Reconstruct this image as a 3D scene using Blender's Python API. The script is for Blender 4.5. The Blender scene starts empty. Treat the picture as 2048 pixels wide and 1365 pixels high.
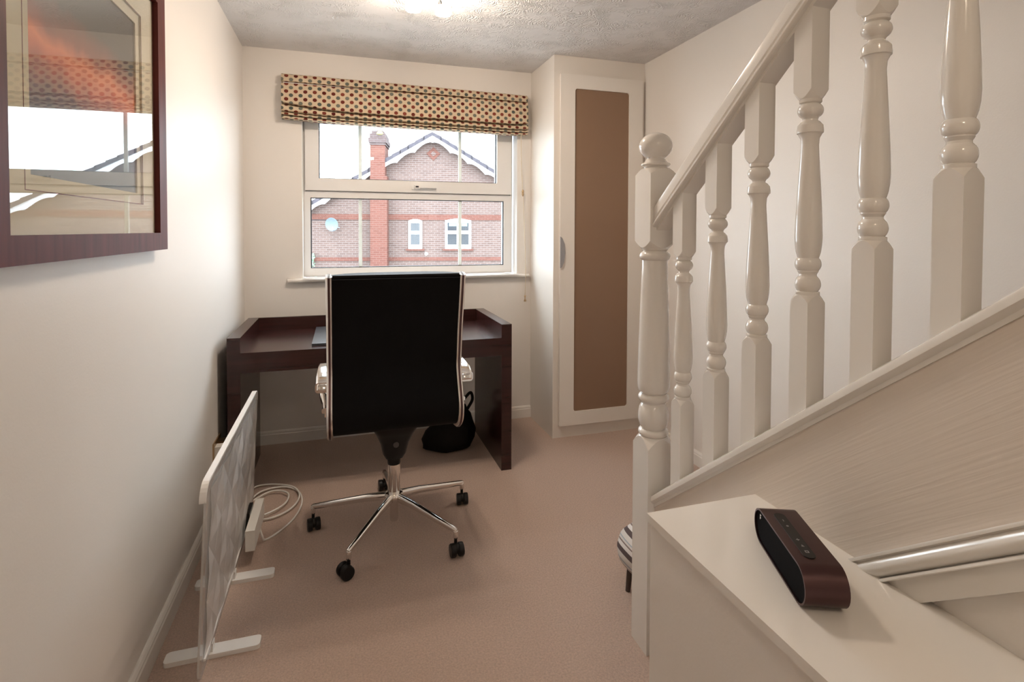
import bpy, bmesh, math, random
from mathutils import Vector, Matrix
random.seed(7)
scn = bpy.context.scene
COL = scn.collection
PI = math.pi

# ------------------------------------------------------------------ camera
FPX, PPX, PPY = 1082.917, 1023.73, 487.435
YAW, PITCH, ROLL, EYE = .3036, -.025, .0029, 1.3117
Fw = Vector((math.sin(YAW)*math.cos(PITCH), math.cos(YAW)*math.cos(PITCH), math.sin(PITCH)))
R0 = Vector((math.cos(YAW), -math.sin(YAW), 0)); U0 = R0.cross(Fw)
Rt = R0*math.cos(ROLL)+U0*math.sin(ROLL); Up = -R0*math.sin(ROLL)+U0*math.cos(ROLL)
cam = bpy.data.objects.new('camera', bpy.data.cameras.new('camera')); COL.objects.link(cam)
m = Matrix((Rt, Up, -Fw)).transposed().to_4x4(); m.translation = (0, 0, EYE)
cam.matrix_world = m
cam.data.sensor_width = 36; cam.data.lens = 36*FPX/2048
cam.data.shift_x = (1024-PPX)/2048; cam.data.shift_y = (PPY-682.5)/2048
cam.data.clip_start = .02; cam.data.clip_end = 300
scn.camera = cam

# ------------------------------------------------------------------ sky, exposure
w = bpy.data.worlds.new('sky'); scn.world = w; w.use_nodes = True
bg = w.node_tree.nodes['Background']; bg.inputs[0].default_value = (.82, .91, 1.0, 1); bg.inputs[1].default_value = 9.5
vs = scn.view_settings
vs.view_transform = 'Standard'; vs.look = 'None'; vs.exposure = 0.42; vs.gamma = 1; vs.use_curve_mapping = False
LAMP, NEARLAMP = 165.0, 62.0      # radiance of the lit glass shades

# ------------------------------------------------------------------ materials
def math_node(nt, op, a, b=None, clampit=False):
    n = nt.nodes.new('ShaderNodeMath'); n.operation = op; n.use_clamp = clampit
    for i, v in enumerate((a, b)):
        if v is None: continue
        if isinstance(v, (int, float)): n.inputs[i].default_value = v
        else: nt.links.new(v, n.inputs[i])
    return n.outputs[0]
def mat(name, col, rough=.5, metal=0, spec=.5, bump=None, noise=None, coat=0, ramp=None, vec='Object'):
    m = bpy.data.materials.new(name); m.use_nodes = True
    nt = m.node_tree; b = nt.nodes['Principled BSDF']
    b.inputs['Base Color'].default_value = (*col, 1); b.inputs['Roughness'].default_value = rough
    b.inputs['Metallic'].default_value = metal; b.inputs['Specular IOR Level'].default_value = spec
    b.inputs['Coat Weight'].default_value = coat; b.inputs['Coat Roughness'].default_value = .08
    tc = nt.nodes.new('ShaderNodeTexCoord')
    if noise:      # (scale xyz, amount, detail)
        sc, amt, det = noise
        mp = nt.nodes.new('ShaderNodeMapping'); mp.inputs['Scale'].default_value = sc
        nt.links.new(tc.outputs[vec], mp.inputs[0])
        n = nt.nodes.new('ShaderNodeTexNoise'); n.inputs['Scale'].default_value = 1; n.inputs['Detail'].default_value = det
        nt.links.new(mp.outputs[0], n.inputs['Vector'])
        mx = nt.nodes.new('ShaderNodeMix'); mx.data_type = 'RGBA'
        c2 = ramp or tuple(min(1, c*(1-amt)) for c in col)
        mx.inputs[6].default_value = (*tuple(min(1, c*(1+amt)) for c in col), 1); mx.inputs[7].default_value = (*c2, 1)
        rp = nt.nodes.new('ShaderNodeMapRange'); rp.inputs[1].default_value = .3; rp.inputs[2].default_value = .7
        nt.links.new(n.outputs[0], rp.inputs[0]); nt.links.new(rp.outputs[0], mx.inputs[0]); nt.links.new(mx.outputs[2], b.inputs['Base Color'])
    if bump:       # (scale xyz, strength, distance, detail, distortion)
        sc, st, di, det, dist = bump
        mp = nt.nodes.new('ShaderNodeMapping'); mp.inputs['Scale'].default_value = sc
        nt.links.new(tc.outputs[vec], mp.inputs[0])
        n = nt.nodes.new('ShaderNodeTexNoise'); n.inputs['Scale'].default_value = 1
        n.inputs['Detail'].default_value = det; n.inputs['Distortion'].default_value = dist
        nt.links.new(mp.outputs[0], n.inputs['Vector'])
        bp = nt.nodes.new('ShaderNodeBump'); bp.inputs['Strength'].default_value = st; bp.inputs['Distance'].default_value = di
        nt.links.new(n.outputs[0], bp.inputs['Height']); nt.links.new(bp.outputs[0], b.inputs['Normal'])
    return m
def emis(name, col, s):
    m = bpy.data.materials.new(name); m.use_nodes = True; b = m.node_tree.nodes['Principled BSDF']
    b.inputs['Base Color'].default_value = (.9, .88, .82, 1); b.inputs['Emission Color'].default_value = (*col, 1); b.inputs['Emission Strength'].default_value = s
    return m
def clear(name, tint=(1, 1, 1), ior=1.45, extra=None, rough=0.0):
    """thin sheet of glass: see-through with a fresnel reflection; extra = (diffuse colour, share)"""
    m = bpy.data.materials.new(name); m.use_nodes = True; nt = m.node_tree; nt.nodes.clear()
    o = nt.nodes.new('ShaderNodeOutputMaterial'); t = nt.nodes.new('ShaderNodeBsdfTransparent'); g = nt.nodes.new('ShaderNodeBsdfGlossy')
    t.inputs[0].default_value = (*tint, 1); g.inputs['Roughness'].default_value = rough
    lw = nt.nodes.new('ShaderNodeLayerWeight'); lw.inputs[0].default_value = .5; r0 = ((ior-1)/(ior+1))**2
    sch = math_node(nt, 'ADD', math_node(nt, 'MULTIPLY', math_node(nt, 'POWER', lw.outputs['Facing'], 5.0), 1-r0), r0)
    mx = nt.nodes.new('ShaderNodeMixShader'); base = t.outputs[0]
    if extra:
        d = nt.nodes.new('ShaderNodeBsdfDiffuse'); d.inputs[0].default_value = (*extra[0], 1)
        m2 = nt.nodes.new('ShaderNodeMixShader'); m2.inputs[0].default_value = extra[1]
        nt.links.new(t.outputs[0], m2.inputs[1]); nt.links.new(d.outputs[0], m2.inputs[2]); base = m2.outputs[0]
    nt.links.new(sch, mx.inputs[0]); nt.links.new(base, mx.inputs[1]); nt.links.new(g.outputs[0], mx.inputs[2])
    nt.links.new(mx.outputs[0], o.inputs[0])
    return m

WALL = mat('magnolia_wall_paint', (.80, .762, .722), .46, bump=((160, 160, 160), .12, .002, 3, 0))
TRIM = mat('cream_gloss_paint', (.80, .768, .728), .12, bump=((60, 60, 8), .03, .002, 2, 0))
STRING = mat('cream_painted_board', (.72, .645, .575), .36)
WHITE = mat('white_reveal_paint', (.86, .86, .85), .4)
UPVC = mat('white_window_plastic', (.84, .83, .82), .22)
GASK = mat('dark_window_gasket', (.02, .02, .03), .5)
CARPET = mat('beige_carpet_pile', (.615, .470, .395), .95, spec=.1, noise=((160, 160, 160), .13, 6), bump=((420, 420, 420), .9, .006, 4, 0))
CREAMB = mat('cream_laminate', (.80, .757, .705), .35)
DOORW = mat('ivory_door_lacquer', (.83, .795, .75), .32)
TAUPE = mat('taupe_door_panel', (.275, .175, .115), .38, spec=.3)
MAHOG = mat('dark_mahogany', (.032, .010, .009), .22, noise=((3, 3, 60), .2, 5), bump=((8, 8, 140), .05, .001, 3, 0))
FRAMEW = mat('red_brown_frame_wood', (.10, .022, .019), .5, spec=.15, noise=((4, 40, 4), .3, 4))
CHROME = mat('polished_chrome', (.82, .80, .78), .10, metal=1)
ALUM = mat('satin_aluminium', (.78, .74, .70), .22, metal=1)
BLACKL = mat('black_leather', (.006, .006, .007), .38, spec=.35, bump=((300, 300, 300), .1, .001, 3, 0))
BLACKP = mat('black_plastic', (.008, .008, .009), .35, spec=.35)
MESHB = mat('black_back_weave', (.004, .004, .005), .75, spec=.15)
WPLAST = mat('white_plastic', (.80, .78, .74), .3)
BRASS = mat('aged_brass', (.55, .40, .24), .3, metal=1)
BRONZE = mat('plum_bronze_metal', (.105, .062, .064), .33, metal=1)
GRILLE = mat('black_grille_cloth', (.004, .004, .005), .9, spec=.1, bump=((900, 900, 900), .5, .0008, 1, 0))
BARM = bpy.data.materials.new('white_bar_plastic'); BARM.use_nodes = True
def barmat(m):
    nt = m.node_tree; nt.nodes.clear(); o = nt.nodes.new('ShaderNodeOutputMaterial'); d = nt.nodes.new('ShaderNodeBsdfDiffuse'); t = nt.nodes.new('ShaderNodeBsdfTranslucent'); mx = nt.nodes.new('ShaderNodeMixShader')
    d.inputs[0].default_value = (.84, .85, .83, 1); t.inputs[0].default_value = (.7, .74, .7, 1); mx.inputs[0].default_value = .25
    nt.links.new(d.outputs[0], mx.inputs[1]); nt.links.new(t.outputs[0], mx.inputs[2]); nt.links.new(mx.outputs[0], o.inputs[0])
barmat(BARM)
GLASS = clear('window_glass', (.97, .985, .98))
PICGL = clear('picture_glass', (.97, .97, .96), ior=1.52)

# ceiling plaster with stippled swirls
CEIL = mat('stippled_ceiling_plaster', (.78, .765, .765), .75)
def swirl(m):
    nt = m.node_tree; b = nt.nodes['Principled BSDF']; tc = nt.nodes.new('ShaderNodeTexCoord')
    n1 = nt.nodes.new('ShaderNodeTexNoise'); n1.inputs['Scale'].default_value = 5.0; n1.inputs['Detail'].default_value = 2
    nt.links.new(tc.outputs['Object'], n1.inputs['Vector'])
    va = nt.nodes.new('ShaderNodeMixRGB'); va.blend_type = 'ADD'; va.inputs[0].default_value = .55
    nt.links.new(tc.outputs['Object'], va.inputs[1]); nt.links.new(n1.outputs['Color'], va.inputs[2])
    w1 = nt.nodes.new('ShaderNodeTexWave'); w1.inputs['Scale'].default_value = 17; w1.inputs['Distortion'].default_value = 9
    w1.inputs['Detail'].default_value = 2; w1.inputs['Detail Scale'].default_value = 1.6
    nt.links.new(va.outputs[0], w1.inputs['Vector'])
    n2 = nt.nodes.new('ShaderNodeTexNoise'); n2.inputs['Scale'].default_value = 9; n2.inputs['Detail'].default_value = 3
    nt.links.new(tc.outputs['Object'], n2.inputs['Vector'])
    r = nt.nodes.new('ShaderNodeMapRange'); r.inputs[1].default_value = .38; r.inputs[2].default_value = .72
    nt.links.new(n2.outputs[0], r.inputs[0])
    mu = nt.nodes.new('ShaderNodeMath'); mu.operation = 'MULTIPLY'; nt.links.new(w1.outputs['Fac'], mu.inputs[0]); nt.links.new(r.outputs[0], mu.inputs[1])
    bp = nt.nodes.new('ShaderNodeBump'); bp.inputs['Strength'].default_value = .6; bp.inputs['Distance'].default_value = .012
    nt.links.new(mu.outputs[0], bp.inputs['Height']); nt.links.new(bp.outputs[0], b.inputs['Normal'])
swirl(CEIL)

# string board: fine painted grain running along the pitch of the stair
def grain(m):
    nt = m.node_tree; b = nt.nodes['Principled BSDF']; tc = nt.nodes.new('ShaderNodeTexCoord')
    mp = nt.nodes.new('ShaderNodeMapping'); mp.vector_type = 'TEXTURE'; mp.inputs['Rotation'].default_value = (-math.atan(.79), 0, 0)
    nt.links.new(tc.outputs['Object'], mp.inputs[0])
    mp2 = nt.nodes.new('ShaderNodeMapping'); mp2.inputs['Scale'].default_value = (1, 5, 150); nt.links.new(mp.outputs[0], mp2.inputs[0])
    n = nt.nodes.new('ShaderNodeTexNoise'); n.inputs['Scale'].default_value = 1; n.inputs['Detail'].default_value = 2; n.inputs['Distortion'].default_value = .3
    nt.links.new(mp2.outputs[0], n.inputs['Vector'])
    bp = nt.nodes.new('ShaderNodeBump'); bp.inputs['Strength'].default_value = .22; bp.inputs['Distance'].default_value = .003
    nt.links.new(n.outputs[0], bp.inputs['Height']); nt.links.new(bp.outputs[0], b.inputs['Normal'])
grain(STRING)

# spotted blind fabric: staggered rows of woven spots, red-brown and grey-green by turns
def dotted():
    m = mat('spotted_blind_fabric', (.6, .47, .3), .85, spec=.1); nt = m.node_tree; b = nt.nodes['Principled BSDF']
    uv = nt.nodes.new('ShaderNodeUVMap'); sp = nt.nodes.new('ShaderNodeSeparateXYZ'); nt.links.new(uv.outputs[0], sp.inputs[0])
    v = math_node(nt, 'DIVIDE', sp.outputs[1], .0235); row = math_node(nt, 'FLOOR', v)
    odd = math_node(nt, 'MODULO', row, 2.0)
    u = math_node(nt, 'ADD', math_node(nt, 'DIVIDE', sp.outputs[0], .0535), math_node(nt, 'MULTIPLY', odd, .5))
    fu = math_node(nt, 'MULTIPLY', math_node(nt, 'SUBTRACT', math_node(nt, 'FRACT', u), .5), .0535)
    fv = math_node(nt, 'MULTIPLY', math_node(nt, 'SUBTRACT', math_node(nt, 'FRACT', v), .5), .0235*1.1)
    d = math_node(nt, 'SQRT', math_node(nt, 'ADD', math_node(nt, 'MULTIPLY', fu, fu), math_node(nt, 'MULTIPLY', fv, fv)))
    inside = math_node(nt, 'LESS_THAN', d, .0120)
    wn = nt.nodes.new('ShaderNodeTexWhiteNoise'); cx = nt.nodes.new('ShaderNodeCombineXYZ')
    nt.links.new(math_node(nt, 'FLOOR', u), cx.inputs[0]); nt.links.new(row, cx.inputs[1]); nt.links.new(cx.outputs[0], wn.inputs[0])
    def mix(f, a, c):
        x = nt.nodes.new('ShaderNodeMix'); x.data_type = 'RGBA'
        if isinstance(f, (int, float)): x.inputs[0].default_value = f
        else: nt.links.new(f, x.inputs[0])
        for i, q in ((6, a), (7, c)):
            if isinstance(q, tuple): x.inputs[i].default_value = (*q, 1)
            else: nt.links.new(q, x.inputs[i])
        return x.outputs[2]
    red = mix(wn.outputs[0], (.085, .014, .012), (.22, .055, .035)); green = mix(wn.outputs[0], (.075, .09, .08), (.17, .17, .145))
    dot = mix(odd, red, green)
    nz = nt.nodes.new('ShaderNodeTexNoise'); nz.inputs['Scale'].default_value = 500; nt.links.new(uv.outputs[0], nz.inputs['Vector'])
    ground = mix(nz.outputs[0], (.66, .54, .39), (.55, .43, .30))
    nt.links.new(mix(inside, ground, dot), b.inputs['Base Color'])
    return m
DOTS = dotted()

def stripes():
    m = mat('striped_woven_fabric', (.6, .56, .52), .9, spec=.1); nt = m.node_tree; b = nt.nodes['Principled BSDF']
    tc = nt.nodes.new('ShaderNodeTexCoord'); mp = nt.nodes.new('ShaderNodeMapping'); mp.inputs['Rotation'].default_value = (0, 0, 0)
    nt.links.new(tc.outputs['Object'], mp.inputs[0]); sp = nt.nodes.new('ShaderNodeSeparateXYZ'); nt.links.new(mp.outputs[0], sp.inputs[0])
    fr = math_node(nt, 'FRACT', math_node(nt, 'DIVIDE', math_node(nt, 'ADD', sp.outputs[2], math_node(nt, 'MULTIPLY', sp.outputs[0], .8)), .075))
    r = nt.nodes.new('ShaderNodeValToRGB'); r.color_ramp.interpolation = 'CONSTANT'; e = r.color_ramp.elements
    e[0].position = 0; e[0].color = (.62, .58, .55, 1); e[1].position = .28; e[1].color = (.10, .075, .075, 1)
    for p, c in ((.55, (.66, .62, .60)), (.76, (.20, .15, .14)), (.83, (.60, .56, .54)), (.93, (.35, .38, .42))):
        q = e.new(p); q.color = (*c, 1)
    nt.links.new(fr, r.inputs[0]); nt.links.new(r.outputs[0], b.inputs['Base Color'])
    return m
STRIPE = stripes()

# ------------------------------------------------------------------ mesh helpers
def link(name, me, material, parent=None, smooth=False, loc=None):
    o = bpy.data.objects.new(name, me); COL.objects.link(o)
    if material and not me.materials: me.materials.append(material)
    if smooth:
        for p in me.polygons: p.use_smooth = True
    if loc: o.location = loc
    if parent:
        o.parent = parent
        if not loc:      # mesh written in world coordinates
            o.matrix_parent_inverse = parent_world(parent).inverted()
    return o
def parent_world(o):
    mw = Matrix.LocRotScale(o.location, o.rotation_euler, o.scale)
    if o.parent: mw = parent_world(o.parent) @ o.matrix_parent_inverse @ mw
    return mw
def done(name, bm, material, parent=None, smooth=False, loc=None, bevel=0, seg=2, angle=None):
    if bevel:
        es = [e for e in bm.edges if len(e.link_faces) == 2 and e.calc_face_angle(0) > .5]
        bmesh.ops.bevel(bm, geom=es, offset=bevel, segments=seg, affect='EDGES', profile=.5, clamp_overlap=True)
    bmesh.ops.recalc_face_normals(bm, faces=bm.faces)
    me = bpy.data.meshes.new(name); bm.to_mesh(me); bm.free()
    o = link(name, me, material, parent, smooth, loc)
    if angle is not None:
        for p in me.polygons: p.use_smooth = True
        me.set_sharp_from_angle(angle=angle)
    return o
def box(bm, x0, x1, y0, y1, z0, z1):
    v = [bm.verts.new((x, y, z)) for z in (z0, z1) for y in (y0, y1) for x in (x0, x1)]
    for f in ((0, 2, 3, 1), (4, 5, 7, 6), (0, 1, 5, 4), (2, 6, 7, 3), (0, 4, 6, 2), (1, 3, 7, 5)): bm.faces.new([v[i] for i in f])
    return v
def boxo(name, dims, material, parent=None, bevel=0, seg=2):
    bm = bmesh.new(); box(bm, *dims); return done(name, bm, material, parent, bevel=bevel, seg=seg)
def prism(bm, pts, axis, a, b):
    """polygon pts (two coordinates) extruded from a to b along axis x, y or z"""
    def P(p, c): return {'x': (c, p[0], p[1]), 'y': (p[0], c, p[1]), 'z': (p[0], p[1], c)}[axis]
    A = [bm.verts.new(P(p, a)) for p in pts]; B = [bm.verts.new(P(p, b)) for p in pts]; n = len(pts)
    bm.faces.new(A); bm.faces.new(B[::-1])
    for i in range(n): bm.faces.new((A[i], B[i], B[(i+1) % n], A[(i+1) % n]))
def prismo(name, pts, axis, a, b, material, parent=None, bevel=0, angle=None):
    bm = bmesh.new(); prism(bm, pts, axis, a, b); return done(name, bm, material, parent, bevel=bevel, angle=angle)
def lathe(bm, prof, seg=32, c=(0, 0, 0)):
    """prof = [(r, z)...]"""
    rings = []
    for r, z in prof:
        if r < 1e-6: rings.append([bm.verts.new((c[0], c[1], c[2]+z))])
        else: rings.append([bm.verts.new((c[0]+r*math.cos(2*PI*k/seg), c[1]+r*math.sin(2*PI*k/seg), c[2]+z)) for k in range(seg)])
    for a, b in zip(rings, rings[1:]):
        for k in range(seg):
            k2 = (k+1) % seg
            if len(a) == 1 and len(b) == 1: continue
            if len(a) == 1: bm.faces.new((a[0], b[k2], b[k]))
            elif len(b) == 1: bm.faces.new((a[k], a[k2], b[0]))
            else: bm.faces.new((a[k], a[k2], b[k2], b[k]))
    for rg, rev in ((rings[0], True), (rings[-1], False)):
        if len(rg) > 2: bm.faces.new(rg[::-1] if rev else rg)
def tube(bm, pts, r, seg=10, cap=True):
    pts = [Vector(p) for p in pts]; rings = []
    rs = r if isinstance(r, (list, tuple)) else [r]*len(pts)
    t0 = (pts[1]-pts[0]).normalized(); n = t0.orthogonal().normalized()
    for i, p in enumerate(pts):
        t = ((pts[min(i+1, len(pts)-1)]-pts[max(i-1, 0)])).normalized()
        n = (n - t*n.dot(t)); n = n.normalized() if n.length > 1e-6 else t.orthogonal().normalized()
        b = t.cross(n)
        rings.append([bm.verts.new(p+(n*math.cos(2*PI*k/seg)+b*math.sin(2*PI*k/seg))*rs[i]) for k in range(seg)])
    for a, b in zip(rings, rings[1:]):
        for k in range(seg): bm.faces.new((a[k], a[(k+1) % seg], b[(k+1) % seg], b[k]))
    if cap: bm.faces.new(rings[0][::-1]); bm.faces.new(rings[-1])
def sweep(bm, pts, sect, frame):
    """sweep section [(a,b)..] along pts; frame(i) -> two axis vectors"""
    rings = []
    for i, p in enumerate(pts):
        A, B = frame(i); rings.append([bm.verts.new(Vector(p)+A*s[0]+B*s[1]) for s in sect])
    n = len(sect)
    for a, b in zip(rings, rings[1:]):
        for k in range(n): bm.faces.new((a[k], a[(k+1) % n], b[(k+1) % n], b[k]))
    bm.faces.new(rings[0][::-1]); bm.faces.new(rings[-1])
def spline(ctrl, n=10):
    """Catmull-Rom through control points"""
    P = [Vector(c) for c in ctrl]; P = [P[0]*2-P[1]]+P+[P[-1]*2-P[-2]]; out = []
    for i in range(1, len(P)-2):
        for k in range(n):
            t = k/n; a, b, c, d = P[i-1:i+3]
            out.append(.5*((2*b)+(c-a)*t+(2*a-5*b+4*c-d)*t*t+(3*b-a-3*c+d)*t**3))
    return out+[P[-2]]
def empty(name, loc, label=None, cat=None, group=None, kind=None):
    o = bpy.data.objects.new(name, None); COL.objects.link(o); o.location = loc; o.empty_display_size = .1
    tag(o, label, cat, group, kind); return o
def tag(o, label=None, cat=None, group=None, kind=None):
    for k, v in (('label', label), ('category', cat), ('group', group), ('kind', kind)):
        if v: o[k] = v
    return o
def struct(o, label, cat): return tag(o, label, cat, kind='structure')

# ------------------------------------------------------------------ room shell
XL, YB, XW, YW, XR, CE = -.562, 3.571, 1.256, 3.144, 1.894, 2.40
YF = -1.5                     # wall behind the camera
WX0, WX1, WZ0, WZ1 = -.236, 1.158, .99, 2.09     # window opening
struct(boxo('floor', (XL-.1, XR+.1, YF-.1, YB+.3, -.12, 0), CARPET), 'beige pink wool carpet covering the floor', 'carpet')
bm = bmesh.new()
box(bm, XL-.1, .96, YF-.1, YB+.3, CE, CE+.1); box(bm, .96, XR+.1, .25, YB+.3, CE, CE+.1)
struct(done('ceiling', bm, CEIL), 'white plaster ceiling with stippled swirls', 'ceiling')
struct(boxo('wall_left', (XL-.1, XL, YF, YB+.3, 0, CE), WALL), 'long cream wall with the framed picture', 'wall')
struct(boxo('wall_right', (XR, XR+.1, YF, YB+.3, 0, 3.9), WALL), 'cream wall behind the stair balusters', 'wall')
bm = bmesh.new()
box(bm, XL, WX0, YB, YB+.3, 0, CE); box(bm, WX1, XR, YB, YB+.3, 0, CE)
box(bm, WX0, WX1, YB, YB+.3, 0, WZ0); box(bm, WX0, WX1, YB, YB+.3, WZ1, CE)
struct(done('wall_back', bm, WALL), 'cream end wall around the window', 'wall')
struct(boxo('wall_front', (XL-.1, XR+.1, YF-.1, YF, 0, 3.9), WALL), 'cream wall at the near end of the landing', 'wall')
# stairwell above the flight
bm = bmesh.new()
box(bm, .86, .96, YF, .25, CE+.1, 3.9); box(bm, .86, XR, .25, .35, CE+.1, 3.9); box(bm, .86, XR+.1, YF-.1, .35, 3.9, 4.0)
struct(done('wall_stairwell', bm, WALL), 'cream walls of the stairwell above the flight', 'wall')
# reveal lining
bm = bmesh.new()
t = .004
box(bm, WX0, WX0+t, YB+.001, YB+.2, WZ0+.02, WZ1); box(bm, WX1-t, WX1, YB+.001, YB+.2, WZ0+.02, WZ1); box(bm, WX0, WX1, YB+.001, YB+.2, WZ1-t, WZ1)
struct(done('trim_1', bm, WHITE), 'white painted reveal lining the window opening', 'reveal')

def skirt(name, pts, label):
    """skirting profile swept along a floor polyline; the room lies on the left of the direction of travel"""
    sect = [(0, 0), (.016, 0), (.016, .058), (.013, .064), (.013, .069), (.008, .077), (.004, .08), (0, .08)]
    bm = bmesh.new(); a, b = Vector(pts[0]), Vector(pts[1]); d = (b-a).normalized(); n = Vector((-d.y, d.x, 0))
    sweep(bm, [a, b], sect, lambda i: (n, Vector((0, 0, 1))))
    return struct(done(name, bm, TRIM), label, 'skirting board')
skirt('baseboard_left', [(XL, YB, 0), (XL, YF, 0)], 'cream skirting board along the picture wall')
skirt('baseboard_back', [(XW, YB, 0), (XL, YB, 0)], 'cream skirting board under the window')
skirt('baseboard_right', [(XR, 1.5, 0), (XR, YW, 0)], 'cream skirting board behind the balusters')

# ------------------------------------------------------------------ window
win = empty('window_1', ((WX0+WX1)/2, YB+.08, WZ0), 'white plastic window with a top opening sash', 'window', kind='structure')
FY0, FY1 = YB+.075, YB+.135     # frame front, back
def ring(bm, x0, x1, z0, z1, t, y0, y1, tt=None, tb=None):
    """mitred rectangular ring, four separate bars"""
    tt = t if tt is None else tt; tb = t if tb is None else tb
    o = [(x0, z0), (x1, z0), (x1, z1), (x0, z1)]; i = [(x0+t, z0+tb), (x1-t, z0+tb), (x1-t, z1-tt), (x0+t, z1-tt)]
    for k in range(4):
        k2 = (k+1) % 4; prism(bm, [o[k], o[k2], i[k2], i[k]], 'y', y0, y1)
def ring2(bm, o, i, y0, y1):
    o = [(o[0], o[2]), (o[1], o[2]), (o[1], o[3]), (o[0], o[3])]; i = [(i[0], i[2]), (i[1], i[2]), (i[1], i[3]), (i[0], i[3])]
    for k in range(4):
        q = (k+1) % 4; prism(bm, [o[k], o[q], i[q], i[k]], 'y', y0, y1)
x0, x1 = WX0+.004, WX1-.016
LP, UP_ = (-.190, 1.080, 1.066, 1.513), (-.139, 1.026, 1.634, 1.988)
bm = bmesh.new(); ring2(bm, (x0, x1, 1.012, WZ1), (x0+.014, x1-.014, 1.026, WZ1-.014), FY0, FY1)
box(bm, x0+.014, x1-.014, FY0+.012, FY1, 1.546, 1.572)
done('outer_frame', bm, UPVC, win, bevel=.002)
bm = bmesh.new(); ring2(bm, (x0+.006, x1-.006, 1.018, 1.553), LP, FY0-.005, FY1-.01)
done('lower_frame', bm, UPVC, win, bevel=.004, seg=3)
bm = bmesh.new(); ring2(bm, (x0+.012, x1-.012, 1.558, WZ1-.012), UP_, FY0-.022, FY1-.012)
sash = done('opening_sash', bm, UPVC, win, bevel=.006, seg=3)
for nm, (a, b, c, d), par in (('lower_pane', LP, win), ('upper_pane', UP_, sash)):
    boxo(nm, (a-.004, b+.004, FY0+.02, FY0+.026, c-.004, d+.004), GLASS, par)
    bm = bmesh.new(); ring2(bm, (a-.002, b+.002, c-.002, d+.002), (a+.006, b-.006, c+.005, d-.005), FY0+.002, FY0+.019); done('gasket', bm, GASK, par)
    for cx in (.113, .772):
        boxo('glazing_bar', (cx-.0105, cx+.0105, FY0+.010, FY0+.0195, c+.004, d-.004), BARM, par, bevel=.002)
# handle on the sash rail
h = boxo('handle_plate', (.44, .60, FY0-.030, FY0-.020, 1.578, 1.600), UPVC, sash, bevel=.004)
bm = bmesh.new(); box(bm, .455, .60, FY0-.052, FY0-.038, 1.588, 1.602); box(bm, .455, .49, FY0-.050, FY0-.028, 1.584, 1.606)
done('handle', bm, UPVC, sash, bevel=.004)
boxo('handle_lock', (.462, .482, FY0-.0535, FY0-.049, 1.590, 1.600), GASK, sash)
bm = bmesh.new()
prism(bm, [(YB+.075, 1.010), (YB-.028, 1.008), (YB-.036, 1.003), (YB-.038, .996), (YB-.036, .989), (YB-.028, .986), (YB+.075, .986)], 'x', WX0+.001, WX1-.001)
prism(bm, [(YB, 1.009), (YB-.028, 1.008), (YB-.036, 1.003), (YB-.038, .996), (YB-.036, .989), (YB-.028, .986), (YB, .986)], 'x', -.318, 1.235)
done('window_sill', bm, TRIM, win)

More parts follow.
